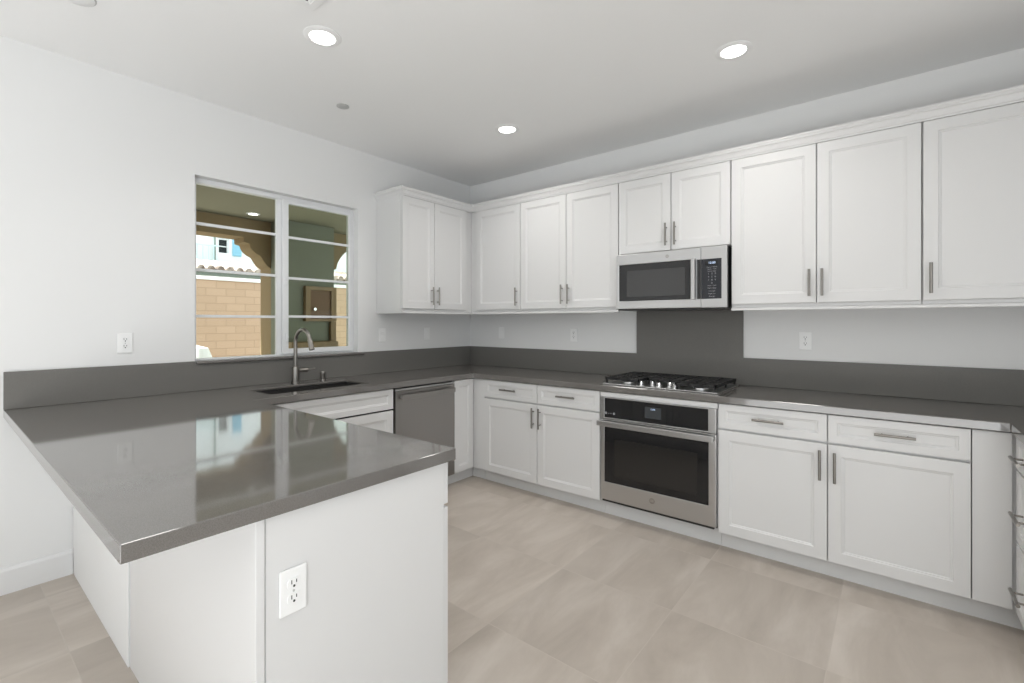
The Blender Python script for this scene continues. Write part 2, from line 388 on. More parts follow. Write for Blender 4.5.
def base_cab(name, label, xf, u0, u1, fronts, depth=0.61, d_in=0.003, group='white base cabinets', top=0.870, floor_d=0.551, cat='cabinet', toe=True, body_u=None):
    c = xf(((u0+u1)/2, depth/2, 0))
    t = thing(name, c, label, cat, group)
    b0, b1 = body_u or (u0, u1)
    MB().box((b0, d_in, 0.100), (b1, depth-0.002, top)).build('cabinet_box', M['cab'], t, xf=xf, bevel=0.001)
    if toe: MB().box((b0, floor_d-0.018, 0), (b1, floor_d, 0.0985)).build('toe_kick', M['cab'], t, xf=xf)
    for fr in fronts:
        kind, a, b, z0, z1 = fr[:5]
        if kind == 'filler':
            MB().box((a, depth, z0), (b, depth+0.012, z1)).build('filler_panel', M['cab'], t, xf=xf, bevel=0.001); continue
        rail = 0.057 if kind != 'drawer' else 0.04
        o = shaker('panel' if kind == 'panel' else kind, t, xf, a+G, b-G, z0, z1, depth, depth+0.02, rail)
        if len(fr) > 5 and fr[5]:
            hu, hz, v = fr[5]; handle(o, xf, hu, depth+0.02, hz, v)
    return t
D0, D1, W0, W1 = 0.108, 0.714, 0.726, 0.868
HZ = 0.614
base_cab('base_cabinet', 'white two-door, two-drawer base cabinet between the corner and the wall oven', XB, 0.700, 1.834,
         [('filler', 0.700, 0.752, D0, W1),
          ('drawer', 0.754, 1.297, W0, W1, (1.025, 0.802, False)), ('drawer', 1.299, 1.832, W0, W1, (1.565, 0.802, False)),
          ('door', 0.754, 1.297, D0, D1, (1.268, HZ, True)), ('door', 1.299, 1.832, D0, D1, (1.330, HZ, True))])
base_cab('base_cabinet', 'white two-door, two-drawer base cabinet right of the wall oven', XB, 2.606, 3.677,
         [('drawer', 2.608, 3.141, W0, W1, (2.870, 0.80, False)), ('drawer', 3.143, 3.675, W0, W1, (3.410, 0.80, False)),
          ('door', 2.608, 3.141, D0, D1, (3.110, HZ-0.008, True)), ('door', 3.143, 3.675, D0, D1, (3.174, HZ-0.012, True))])
# blind corner on the right: plain filler between the two runs
t = thing('corner_cabinet', (4.05, -0.31, 0), 'white blank-faced corner base cabinet at the right end of the oven wall', 'cabinet', 'white base cabinets')
MB().box((3.6785, -0.608, 0.100), (4.436, -0.003, 0.870)).build('cabinet_box', M['cab'], t, bevel=0.001)
MB().box((3.678, -0.624, 0.106), (3.802, -0.610, 0.868)).build('filler_panel', M['cab'], t, bevel=0.001)
MB().box((3.6772, -0.551, 0), (3.85, -0.533, 0.0985)).build('toe_kick', M['cab'], t)
base_cab('drawer_cabinet', 'white three-drawer base cabinet of the right-hand run, at the right edge of the photo', XR, -1.03, -0.640,
         [('drawer', -1.028, -0.645, W0, W1, (-0.832, 0.790, False)), ('drawer', -1.028, -0.645, 0.420, D1, (-0.832, 0.560, False)),
          ('drawer', -1.028, -0.645, D0, 0.408, (-0.832, 0.245, False))])
# corner base on the left (narrow decorative panel beside the dishwasher)
t = thing('corner_cabinet', (0.31, -0.42, 0), 'white corner base cabinet with a narrow panel right of the dishwasher', 'cabinet', 'white base cabinets')
MB().box((0.003, -0.853, 0.100), (0.608, -0.003, 0.870)).box((0.6085, -0.608, 0.100), (0.697, -0.003, 0.870)).build('cabinet_box', M['cab'], t, bevel=0.001)
shaker('panel', t, XA, -0.852, -0.634, D0, W1, 0.61, 0.63, 0.05)
MB().box((0.533, -0.853, 0), (0.551, -0.5525, 0.0985)).box((0.5515, -0.551, 0), (0.697, -0.533, 0.0985)).build('toe_kick', M['cab'], t)
base_cab('sink_cabinet', 'white sink base cabinet under the undermount sink, left of the dishwasher', XA, -2.380, -1.470,
         [('drawer', -2.378, -1.468, W0, W1, None), ('door', -2.378, -1.924, D0, D1, (-1.955, HZ, True)), ('door', -1.922, -1.468, D0, D1, (-1.89, HZ, True))], top=0.64)
# oven cabinet: frame around the built-in oven
t = thing('oven_cabinet', (2.22, -0.31, 0), 'white cabinet surround holding the built-in wall oven', 'cabinet', 'white base cabinets')
MB().box((1.8355, -0.608, 0.100), (1.8425, -0.003, 0.870)).box((2.5985, -0.608, 0.1), (2.6045, -0.003, 0.870)).box((1.8425, -0.60, 0.100), (2.5985, -0.003, 0.118)).build('cabinet_box', M['cab'], t)
MB().box((1.8365, -0.630, 0.836), (2.6035, -0.610, 0.868)).build('top_panel', M['cab'], t, bevel=0.001)
MB().box((1.8355, -0.551, 0), (2.6045, -0.533, 0.0985)).build('toe_kick', M['cab'], t)

# ------------------------------------------------------------------ peninsula
PX = 2.225
t = thing('peninsula_cabinet', (1.3, -2.78, 0), 'white peninsula base cabinet with plain end panel and plain back, under the grey overhang', 'cabinet')
MB().box((0.655, -2.985, 0.100), (1.102, -2.480, 0.870)).box((1.1025, -3.075, 0.100), (PX-0.020, -2.480, 0.870)).build('cabinet_box', M['cab'], t)
MB().box((PX-0.018, -3.074, 0), (PX, -2.4815, 0.872)).build('end_panel', M['cab'], t, bevel=0.001)
MB().box((1.106, -3.094, 0), (PX-0.028, -3.0765, 0.872)).build('back_panel', M['cab'], t, bevel=0.001)
MB().box((PX-0.026, -3.098, 0), (PX+0.0035, -3.0765, 0.872)).build('corner_post', M['cab'], t, bevel=0.0015)
MB().box((0.655, -2.555, 0), (PX-0.02, -2.540, 0.0985)).build('toe_kick', M['cab'], t)
for a, b in ((0.70, 1.19), (1.19, 1.69), (1.69, 2.222)):
    o = shaker('drawer', t, XP, a+G, b-G, W0, W1, 0.612, 0.632, 0.04); handle(o, XP, (a+b)/2, 0.632, 0.80, False)
    o = shaker('door', t, XP, a+G, b-G, D0, D1, 0.612, 0.632); handle(o, XP, a+0.04, 0.632, HZ, True)
MB().box((0.003, -3.100, 0), (1.100, -2.99, 0.872)).build('pony_wall', M['wall'], bevel=0.002)
tag(bpy.data.objects['pony_wall'], 'short white half wall under the left of the grey peninsula top, beside the baseboard', 'half wall')

# ------------------------------------------------------------------ countertop (continuous) and backsplashes
ct = MB(); bm = ct.bm
CTX = 0.647; SX0, SX1, SY0, SY1 = 0.215, 0.517, -2.288, -1.592
RXE = 3.794; PXE = 2.242; PY0, PY1 = -3.358, -2.441
# grid-based polygon with the sink hole
xs = [0.002, SX0, SX1, CTX, PXE, RXE, XR0-0.002]; ys = [PY0, PY1, SY0, SY1, -1.032, -0.647, -0.002]
def solid(i, j):
    if not (0 <= i < 6 and 0 <= j < 6): return False
    x = (xs[i]+xs[i+1])/2; y = (ys[j]+ys[j+1])/2
    if SX0 < x < SX1 and SY0 < y < SY1: return False
    if y < PY1: return x < PXE
    if x < CTX: return True
    if y > -0.647: return True
    return x > RXE and y > -1.032
vt = {}
def V(i, j, k):
    if (i, j, k) not in vt: vt[(i, j, k)] = bm.verts.new((xs[i], ys[j], CT if k else (CT-0.014 if xs[i] in (SX0, SX1) and ys[j] in (SY0, SY1) else CT-0.040)))
    return vt[(i, j, k)]
for i in range(6):
    for j in range(6):
        if not solid(i, j): continue
        for k in (0, 1): bm.faces.new([V(i,j,k), V(i+1,j,k), V(i+1,j+1,k), V(i,j+1,k)])
        for di, dj, a, b in ((-1,0,(i,j),(i,j+1)), (1,0,(i+1,j),(i+1,j+1)), (0,-1,(i,j),(i+1,j)), (0,1,(i,j+1),(i+1,j+1))):
            if not solid(i+di, j+dj): bm.faces.new([V(*a,0), V(*b,0), V(*b,1), V(*a,1)])
bmesh.ops.recalc_face_normals(bm, faces=bm.faces[:])
bmesh.ops.dissolve_limit(bm, angle_limit=0.01, verts=bm.verts[:], edges=bm.edges[:])
ct = ct.build('countertop', M['quartz'], bevel=0.003, seg=3)
tag(ct, 'continuous grey quartz countertop over the base cabinets and peninsula', 'countertop')
SZ = CT + 0.1875
tag(MB().box((0.002, PY0, CT+0.0005), (0.020, -0.0215, SZ-0.022 if False else SZ)).build('backsplash', M['splash'], bevel=0.0015),
    'low grey quartz backsplash along the window wall, behind the sink', 'backsplash', 'grey quartz backsplashes')
poly = [(0.003, CT+0.0005), (XR0-0.003, CT+0.0005), (XR0-0.003, SZ), (2.605, SZ), (2.605, 1.4345), (1.832, 1.4345), (1.832, SZ), (0.003, SZ)]
tag(MB().prism(poly, 'y', -0.020, -0.002).build('backsplash', M['splash'], bevel=0.0015),
    'grey quartz backsplash of the oven wall, rising to the microwave behind the cooktop', 'backsplash', 'grey quartz backsplashes')

# ------------------------------------------------------------------ upper cabinets
UB, UT = 1.440, 2.382
def upper(label, xf, u0, u1, doors, z0=UB, z1=UT, depth=0.33):
    t = thing('wall_cabinet', xf(((u0+u1)/2, depth/2, z0)), label, 'cabinet', 'white wall cabinets')
    MB().box((u0, 0.003, z0), (u1, depth-0.002, z1)).build('cabinet_box', M['cab'], t, xf=xf, bevel=0.001)
    for a, b, zz0, h in doors:
        o = shaker('door', t, xf, a+G, b-G, zz0, 2.376, depth, depth+0.02)
        if h: handle(o, xf, h[0], depth+0.02, h[1], True)
    return t
DZ = 1.462
upper('white two-door wall cabinet on the window wall, right of the window', XA, -1.166, -0.332, [(-1.163, -0.818, DZ, (-0.858, 1.572)), (-0.816, -0.424, DZ, (-0.790, 1.572))])
upper('white one-door wall cabinet of the oven wall, next to the corner', XB, 0.003, 0.920, [(0.406, 0.919, DZ, (0.888, 1.57))])
upper('white two-door wall cabinet left of the microwave', XB, 0.922, 1.835, [(0.923, 1.383, DZ, (1.352, 1.572)), (1.385, 1.834, DZ, (1.412, 1.572))])
upper('short white two-door wall cabinet directly above the microwave', XB, 1.837, 2.607, [(1.838, 2.225, 1.846, (2.196, 1.953)), (2.227, 2.606, 1.846, (2.258, 1.953))], z0=1.842)
upper('white two-door wall cabinet right of the microwave', XB, 2.609, 3.519, [(2.611, 3.064, DZ, (3.032, 1.576)), (3.066, 3.518, DZ, (3.094, 1.576))])
upper('white wall cabinet at the right end, cut by the photo edge', XB, 3.521, 4.430, [(3.523, 3.975, DZ, (3.553, 1.572)), (3.977, 4.428, DZ, (4.398, 1.572))])
# light rails
tag(MB().box((0.322, -1.166, 1.422), (0.344, -0.346, UB-0.001)).box((0.003, -1.166, 1.422), (0.3215, -1.150, UB-0.001)).build('light_rail', M['cab'], bevel=0.002),
    'white light rail under the wall cabinet beside the window', 'molding', 'white light rails')
tag(MB().box((0.322, -0.344, 1.422), (1.835, -0.322, UB-0.001)).build('light_rail', M['cab'], bevel=0.002),
    'white light rail under the wall cabinets left of the microwave', 'molding', 'white light rails')
tag(MB().box((2.609, -0.344, 1.422), (4.430, -0.322, UB-0.001)).build('light_rail', M['cab'], bevel=0.002),
    'white light rail under the wall cabinets right of the microwave', 'molding', 'white light rails')
# crown molding: profile swept round the cabinet run (side return, window wall, oven wall)
prof = [(0.0, 2.3835), (0.3285, 2.3835), (0.3285, 2.378), (0.353, 2.378), (0.354, 2.387), (0.358, 2.391), (0.361, 2.405), (0.367, 2.417), (0.372, 2.421), (0.372, 2.431), (0.376, 2.437), (0.376, 2.446), (0.0, 2.446)]
m = MB(); bm = m.bm
def crown_ring(f): return [bm.verts.new(f(d, z)) for d, z in prof]
e0 = 1.176-0.33                                       # side return starts at the cabinet side
rings = [crown_ring(lambda d, z: (0.003, -(1.163-0.35+max(d, 0.30)), z)),
         crown_ring(lambda d, z: (max(d, 0.30), -(1.163-0.35+max(d, 0.30)), z)),
         crown_ring(lambda d, z: (max(d, 0.30), -max(d, 0.30), z)),
         crown_ring(lambda d, z: (4.432, -max(d, 0.30), z))]
for a, b in zip(rings, rings[1:]):
    for k in range(len(prof)): bm.faces.new([a[k], a[(k+1)%len(prof)], b[(k+1)%len(prof)], b[k]])
bm.faces.new(rings[0]); bm.faces.new(rings[-1])
tag(m.build('crown_molding', M['cab']), 'white crown molding running along the tops of all the wall cabinets', 'molding')

# ------------------------------------------------------------------ microwave
mw = thing('microwave', (2.222, -0.2, 1.437), 'stainless over-the-range microwave mounted above the gas cooktop', 'microwave')
x0, x1, z0, z1, yf = 1.846, 2.598, 1.4375, 1.836, -0.402
MB().box((x0+0.004, -0.372, z0+0.004), (x1-0.004, -0.0215, z1-0.002)).build('body', M['black'], mw, bevel=0.002, label='black casing')
XS = 2.440
door = MB().holed((x0, z0+0.006, XS-0.0015, z1), [(1.867, 1.500, 2.378, 1.760)], 'y', yf, -0.373).build('door', M['steel'], mw, bevel=0.003)
MB().box((1.8675, yf+0.003, 1.5005), (2.3775, -0.374, 1.7595)).build('door_glass', M['blackglass'], door)
MB().box((1.925, yf+0.0015, 1.530), (2.338, yf+0.0028, 1.715)).build('viewing_window', M['mwwin'], door)
m = MB(); m.prism([(2.383, yf-0.001), (2.413, yf-0.001), (2.413, yf-0.030), (2.408, yf-0.036), (2.388, yf-0.036), (2.383, yf-0.030)], 'z', 1.497, 1.765)
m.build('handle', M['steel'], door, bevel=0.002, label='flat vertical steel handle')
MB().holed((XS+0.0015, z0+0.006, x1, z1), [(XS+0.002, 1.499, 2.566, 1.757)], 'y', yf, -0.373).build('control_frame', M['steel'], mw, bevel=0.003)
MB().box((2.416, yf-0.0005, 1.499), (2.4375, yf+0.0005, 1.757)).build('handle_recess', M['black'], door)
kp = MB().box((XS+0.0025, yf+0.001, 1.4995), (2.5655, -0.374, 1.7565)).build('keypad', M['keypad'], mw, bevel=0.001)
MB().box((2.466, yf+0.0004, 1.716), (2.545, yf+0.0011, 1.744)).build('display', M['blackglass'], kp)
R_, U_ = (1, 0, 0), (0, 0, 1)
def fr(x, y, z): return ((x, y, z), R_, U_)
text_mesh('clock_digits', '12:00', 0.020, M['screen'], kp, fr(2.508, yf-0.0003, 1.730))
rows = [(1.703, 'Popcorn  Reheat', .0085), (1.690, 'Potato    Cook', .008), (1.676, 'Defrost Timer', .008), (1.660, '1   2   3', .014), (1.640, '4   5   6', .014), (1.620, '7   8   9', .014), (1.600, '0', .014),
        (1.584, 'Power   Clock', .008), (1.568, 'Start  Stop', .011), (1.549, 'Vent Light', .009), (1.532, 'Bright Dim', .009), (1.515, 'Beverage', .009)]
for z, s_, h in rows: text_mesh('key_markings', s_, h*1.1, M['print'], kp, fr(2.508, yf-0.0001, z))
def emblem(parent, x, y, z, r):
    m = MB(); m.cyl((x, y, z), (x, y-0.0015, z), r, n=32); o = m.build('emblem', M['darksteel'], parent, smooth=True, label='round maker emblem')
    text_mesh('emblem_script', 'GE', r*1.15, M['chrome'], o, fr(x, y-0.002, z))
emblem(door, 2.219, yf, 1.797, 0.011)
m = MB().box((x0+0.01, -0.395, z0-0.004), (x1-0.01, -0.05, z0+0.0035)); m.build('underside_grille', M['black'], mw)

# ------------------------------------------------------------------ wall oven
ov = thing('wall_oven', (2.22, -0.35, 0.118), 'stainless single built-in oven with black glass door under the cooktop', 'oven')
x0, x1 = 1.8435, 2.5975; yf = -0.640
MB().box((x0+0.001, -0.607, 0.119), (x1-0.001, -0.08, 0.832)).build('body', M['black'], ov)
MB().holed((x0, 0.688, x1, 0.834), [(1.873, 0.697, 2.553, 0.828)], 'y', yf, -0.608).build('control_frame', M['steel'], ov, bevel=0.002)
cp = MB().box((1.8735, yf+0.001, 0.6975), (2.5525, -0.609, 0.8275)).build('control_panel', M['blackglass'], ov)
MB().box((2.160, yf+0.0003, 0.727), (2.268, yf+0.0009, 0.800)).build('display', M['dimscreen'], cp)
text_mesh('clock_digits', '12:00', 0.014, M['screen'], cp, fr(2.214, yf-0.0001, 0.786))
for xx in (1.884, 1.944): MB().cyl((xx, yf+0.0009, 0.727), (xx, yf-0.0005, 0.727), 0.008, n=20).build('touch_button', M['print'], cp, smooth=True)
text_mesh('key_markings', 'ge wifi', 0.011, M['print'], cp, fr(1.914, yf-0.0001, 0.727))
door = MB().holed((x0, 0.132, x1, 0.684), [(1.872, 0.254, 2.555, 0.636)], 'y', yf, -0.608).build('door', M['steel'], ov, bevel=0.003)
MB().box((1.8725, yf+0.002, 0.2545), (2.5545, -0.609, 0.6355)).build('door_glass', M['blackglass'], door)
MB().box((1.945, yf+0.0008, 0.300), (2.490, yf+0.0019, 0.555)).build('viewing_window', M['ovenwin'], door)
m = MB()
hz = 0.662
m.box((x0-0.004, -0.694, hz-0.018), (x1-0.004, -0.680, hz+0.018)).box((x0-0.004, -0.6805, hz-0.016), (x0+0.018, yf-0.0005, hz+0.016)).box((x1-0.026, -0.6805, hz-0.016), (x1-0.004, yf-0.0005, hz+0.016))
m.build('handle', M['steel'], door, bevel=0.003, label='broad flat steel handle bar')
emblem(door, 2.209, yf, 0.199, 0.018)
MB().box((x0+0.012, -0.637, 0.1195), (x1-0.012, -0.6085, 0.1310)).build('vent_gap', M['black'], ov)

# ------------------------------------------------------------------ gas cooktop
ck = thing('gas_cooktop', (2.21, -0.33, CT), 'stainless gas cooktop with black cast-iron grates set in the counter under the microwave', 'cooktop')
cx0, cx1, cy0, cy1 = 1.829, 2.591, -0.585, -0.075
MB().box((cx0, cy0, CT+0.0005), (cx1, cy1, CT+0.009)).build('cooktop_tray', M['steel'], ck, bevel=0.003)
gt, gb = CT+0.050, CT+0.032
for gx0, gx1, gy0 in ((cx0+0.012, cx0+0.262, cy0+0.02), (cx0+0.266, cx1-0.266, cy0+0.150), (cx1-0.262, cx1-0.012, cy0+0.02)):
    m = MB(); b = 0.012; gy1 = cy1-0.015
    m.box((gx0, gy0, gb), (gx1, gy0+b, gt)).box((gx0, gy1-b, gb), (gx1, gy1, gt)).box((gx0, gy0, gb), (gx0+b, gy1, gt)).box((gx1-b, gy0, gb), (gx1, gy1, gt))
    n = 6 if gy0 < cy0+0.1 else 5
    for i in range(1, 3): x = gx0 + (gx1-gx0)*i/3; m.box((x-b/2, gy0, gb+0.001), (x+b/2, gy1, gt))
    for i in range(1, n+1):
        y = gy0 + (gy1-gy0)*i/(n+1); m.box((gx0, y-b/2, gb+0.001), (gx1, y+b/2, gt-0.0005))
    for x in (gx0+0.002, gx1-0.014):
        for y in (gy0+0.002, (gy0+gy1)/2, gy1-0.014): m.box((x, y, CT+0.009), (x+0.012, y+0.012, gb+0.002))
    m.build('grate', M['iron'], ck, bevel=0.0015)
for x, y, r in ((cx0+0.137, cy0+0.135, 0.042), (cx0+0.137, cy0+0.375, 0.032), (2.21, cy0+0.31, 0.052), (cx1-0.137, cy0+0.135, 0.045), (cx1-0.137, cy0+0.375, 0.035)):
    br = MB().lathe((x, y, CT+0.009), [(0, 0.010), (r*1.1, 0.010), (r*1.15, 0.008), (r*1.15, 0), (0, 0)][::-1]).build('burner', M['chrome'], ck, smooth=True, label='silver burner base')
    MB().lathe((x, y, CT+0.0192), [(0, 0), (r*0.85, 0), (r*0.85, 0.006), (r*0.75, 0.009), (0, 0.009)]).build('burner_cap', M['iron'], br, smooth=True)
for x, y in ((2.092, -0.540), (2.150, -0.485), (2.215, -0.540), (2.268, -0.485), (2.322, -0.540)):
    k = MB().lathe((x, y, CT+0.009), [(0, 0), (0.021, 0), (0.021, 0.006), (0.016, 0.008), (0.0155, 0.024), (0.013, 0.027), (0, 0.027)], 28).box((x-0.003, y-0.0155, CT+0.034), (x+0.003, y+0.0155, CT+0.040)).build('knob', M['chrome'], ck, smooth=True, label='polished steel knob')

# ------------------------------------------------------------------ dishwasher
dw = thing('dishwasher', (0.31, -1.16, 0), 'dark stainless dishwasher between the sink cabinet and the corner', 'dishwasher')
y0, y1 = -1.458, -0.862
MB().box((0.02, y0+0.004, 0.105), (0.612, y1-0.004, 0.868)).build('body', M['black'], dw)
door = MB().box((0.613, y0+0.003, 0.108), (0.640, y1, 0.846)).build('door', M['darksteel'], dw, bevel=0.003)
MB().box((0.613, y0+0.003, 0.848), (0.634, y1, 0.862)).build('control_edge', M['steel'], dw, bevel=0.002, label='bright top control edge')
m = MB(); m.box((0.664, y0+0.035, 0.785), (0.676, y1-0.022, 0.822)).box((0.6405, y0+0.035, 0.790), (0.6645, y0+0.055, 0.817)).box((0.6405, y1-0.042, 0.790), (0.6645, y1-0.022, 0.817))
m.build('handle', M['darksteel'], door, bevel=0.004, label='broad steel bar handle')
MB().box((0.533, y0+0.004, 0), (0.551, y1-0.004, 0.100)).build('kick_plate', M['cab'], dw)

# ------------------------------------------------------------------ sink, faucet, dispenser
bm_ = MB(); sd = 0.215; zt = CT-0.0165
b = bm_.bm
def ring2(x0, y0, x1, y1, z): return [b.verts.new(p) for p in ((x0,y0,z),(x1,y0,z),(x1,y1,z),(x0,y1,z))]
O = ring2(SX0-0.007, SY0-0.007, SX1+0.007, SY1+0.007, zt); I = ring2(SX0-0.003, SY0-0.003, SX1+0.003, SY1+0.003, zt)
L = ring2(SX0+0.006, SY0+0.006, SX1-0.006, SY1-0.006, zt-sd); LO = ring2(SX0-0.005, SY0-0.005, SX1+0.005, SY1+0.005, zt-sd-0.002); IO = ring2(SX0-0.0045, SY0-0.0045, SX1+0.0045, SY1+0.0045, zt-0.002); OO = ring2(SX0-0.007, SY0-0.007, SX1+0.007, SY1+0.007, zt-0.002)
for P, Q in ((O, I), (I, L), (LO, IO), (IO, OO), (OO, O)):
    for i in range(4): b.faces.new([P[i], P[(i+1)%4], Q[(i+1)%4], Q[i]])
b.faces.new(L); b.faces.new(LO)
sk = thing('sink', ((SX0+SX1)/2, (SY0+SY1)/2, zt-sd), 'rectangular black undermount sink below the window', 'sink')
bm_.build('basin', M['sink'], sk, bevel=0.006, seg=3)
MB().lathe(((SX0+SX1)/2-0.05, -1.94, zt-sd+0.001), [(0, 0), (0.045, 0), (0.045, 0.003), (0.036, 0.004), (0.03, 0.001), (0, 0.001)]).build('drain', M['chrome'], sk, smooth=True)

fa = thing('faucet', (0.115, -1.930, CT), 'tall brushed nickel gooseneck pull-down faucet behind the sink', 'faucet')
fx, fy = 0.115, -1.930
MB().lathe((fx, fy, CT+0.0005), [(0, 0), (0.029, 0), (0.029, 0.006), (0.0255, 0.009), (0.0255, 0.112), (0.0245, 0.118), (0.014, 0.122), (0, 0.118)]).build('faucet_body', M['nickel'], fa, smooth=True)
dirv = Vector((0.99, 0.06, 0)).normalized(); R = 0.090; zc = CT+0.292
pts = [Vector((fx, fy, CT+0.115)), Vector((fx, fy, CT+0.2)), Vector((fx, fy, zc))]
for i in range(1, 17):
    a = math.radians(180 - i*165/16); pts.append(Vector((fx, fy, zc)) + dirv*(R + R*math.cos(a)) + Vector((0, 0, R*math.sin(a))))
MB().tube(pts, 0.0125, 18).build('gooseneck', M['nickel'], fa, smooth=True)
tg = (pts[-1]-pts[-2]).normalized(); p0 = pts[-1]
MB().tube([p0-tg*0.002, p0+tg*0.004, p0+tg*0.03, p0+tg*0.062, p0+tg*0.075], [0.0130, 0.0155, 0.0160, 0.0185, 0.0180], 20).build('spray_head', M['nickel'], fa, smooth=True)
hd = MB().cyl((fx, fy+0.020, CT+0.090), (fx, fy+0.088, CT+0.090), 0.0125, 0.0165, 20).build('handle', M['nickel'], fa, smooth=True, label='side lever handle')
MB().tube([(fx, fy+0.080, CT+0.090), (fx+0.005, fy+0.11, CT+0.092), (fx+0.01, fy+0.14, CT+0.094)], [0.006, 0.005, 0.0055], 12).build('lever', M['nickel'], hd, smooth=True)
sp = thing('soap_dispenser', (0.105, -1.715, CT), 'short round brushed nickel cap on the counter, right of the faucet', 'soap dispenser')
MB().lathe((0.105, -1.715, CT+0.0005), [(0, 0), (0.021, 0), (0.021, 0.005), (0.0185, 0.008), (0.0185, 0.040), (0.0195, 0.042), (0.0195, 0.063), (0.017, 0.067), (0, 0.067)]).build('dispenser_body', M['nickel'], sp, smooth=True)

# ------------------------------------------------------------------ outlets and switches
def wallplate(loc, rz, label, kind):
    t = thing('wall_outlet' if kind == 'outlet' else 'light_switch', loc, label, 'outlet' if kind == 'outlet' else 'switch', 'white duplex outlets' if kind == 'outlet' else 'white rocker switches')
    return t
def make_outlet():                       # built facing -y around the origin
    t = wallplate((0, 0, 0), 0, '', 'outlet')
    MB().box((-0.035, -0.006, 0), (0.035, 0, 0.115)).build('cover_plate', M['plate'], t, bevel=0.003)
    for zc in (0.0385, 0.0765):
        o = MB().prism([(0.017*math.cos(a)*1.0, zc+0.0145*max(-0.95, min(0.95, 1.25*math.sin(a)))) for a in [2*math.pi*i/28 for i in range(28)]], 'y', -0.0085, -0.0062).build('receptacle', M['plate'], t)
        MB().box((-0.0075, -0.0090, zc+0.000), (-0.0052, -0.0086, zc+0.010)).box((0.0050, -0.0090, zc+0.001), (0.0073, -0.0086, zc+0.009)).cyl((0, -0.0086, zc-0.006), (0, -0.0090, zc-0.006), 0.0032, n=12).build('slots', M['slot'], o, label='dark plug slots')
    MB().cyl((0, -0.0061, 0.0575), (0, -0.0072, 0.0575), 0.003, n=12).build('screw', M['grey'], t)
    return t
def make_switch():
    t = wallplate((0, 0, 0), 0, '', 'switch')
    MB().box((-0.035, -0.006, 0), (0.035, 0, 0.115)).build('cover_plate', M['plate'], t, bevel=0.003)
    MB().prism([(-0.0062, 0.024), (-0.0105, 0.026), (-0.0075, 0.0575), (-0.0105, 0.089), (-0.0062, 0.091)], 'x', -0.0165, 0.0165).build('rocker', M['plate'], t, bevel=0.0008)
    return t
def place(proto, first, loc, rz, label):
    o = proto if first else copy_tree(proto)
    o.location = loc; o.rotation_euler = (0, 0, rz); o['label'] = label; return o
out = make_outlet(); R90 = math.pi/2
spots = [((0.0008, -2.877, 1.170), R90, 'white duplex outlet on the wall left of the window'),
         ((PX+0.0008, -3.007, 0.611), R90, 'white duplex outlet on the end panel of the peninsula'),
         ((2.969, -0.0008, 1.170), 0, 'white duplex outlet on the oven wall, right of the microwave'),
         ((1.249, -0.0008, 1.180), 0, 'white duplex outlet below the wall cabinet left of the microwave')]
for i, (l_, r_, lb) in enumerate(spots): place(out, i == 0, l_, r_, lb)
sw = make_switch()
spots = [((0.0008, -1.108, 1.180), R90, 'white rocker switch nearest the window, below the left end of the wall cabinet'),
         ((0.0008, -0.600, 1.185), R90, 'white rocker switch on the window wall near the corner'),
         ((0.425, -0.0008, 1.190), 0, 'white rocker switch on the oven wall near the corner')]
for i, (l_, r_, lb) in enumerate(spots): place(sw, i == 0, l_, r_, lb)

# ------------------------------------------------------------------ ceiling fixtures
def make_can(zc):
    t = thing('recessed_light', (0, 0, 0), '', 'ceiling light', 'round recessed ceiling lights')
    MB().lathe((0, 0, 0), [(0.060, -0.0005), (0.089, -0.0005), (0.089, -0.003), (0.078, -0.007), (0.063, -0.009), (0.060, -0.006)] + [(0.060, -0.0005)]).build('trim_ring', M['plate'], t, smooth=True)
    MB().lathe((0, 0, 0), [(0, -0.0005), (0.0595, -0.0005), (0.0595, -0.005), (0, -0.005)]).build('lens', M['lens'], t)
    return t
can = make_can(CZ)
cans = [((1.218, -2.352, CZ), 'lit round recessed ceiling light nearest the window, above the peninsula'),
        ((2.762, -0.928, CZ), 'lit round recessed ceiling light above the oven side, on the right'),
        ((1.222, -0.900, CZ), 'lit round recessed ceiling light near the corner, farthest from the camera')]
for i, (l_, lb) in enumerate(cans):
    o = can if i == 0 else copy_tree(can); o.location = l_; o['label'] = lb
    L_ = bpy.data.lights.new('can_or_fill_lamp', 'AREA'); L_.shape = 'DISK'; L_.size = 0.36; L_.energy = 4.6; L_.spread = math.radians(140); L_.color = (1, 0.97, 0.93)
    q = bpy.data.objects.new('can_or_fill_lamp', L_); C.objects.link(q); q.location = (l_[0], l_[1], CZ-0.02)
L_ = L_.copy(); L_.energy = 2.5
for x_, y_ in ((3.0, -2.9), (1.4, -4.6), (3.4, -4.9), (5.6, -4.6), (1.4, -7.0), (3.4, -7.0), (5.6, -7.0)):   # added fill lamps with no fixtures, brightening the room from out of view
    q = bpy.data.objects.new('can_or_fill_lamp', L_); C.objects.link(q); q.location = (x_, y_, CZ-0.02)
tag(MB().lathe((0.620, -1.868, CZ), [(0, -0.0005), (0.040, -0.0005), (0.040, -0.004), (0.036, -0.006), (0, -0.006)]).build('sprinkler_cover', M['grey'], smooth=True), 'small grey round sprinkler cap on the ceiling', 'sprinkler')
sd_ = thing('smoke_detector', (0.665, -3.185, CZ), 'round white unlit disc on the ceiling at the top left edge', 'smoke detector')
MB().lathe((0.665, -3.185, CZ), [(0, -0.0005), (0.062, -0.0005), (0.062, -0.006), (0.056, -0.010), (0, -0.011)]).build('housing', M['plate'], sd_, smooth=True)
MB().lathe((0.665, -3.185, CZ), [(0.0625, -0.0005), (0.067, -0.0005), (0.067, -0.003), (0.0625, -0.003), (0.0625, -0.0005)]).build('base_ring', M['grey'], sd_, smooth=True)
vn = thing('ceiling_vent', (1.56, -2.67, CZ), 'square white vent grille on the ceiling, cut by the top edge', 'vent')
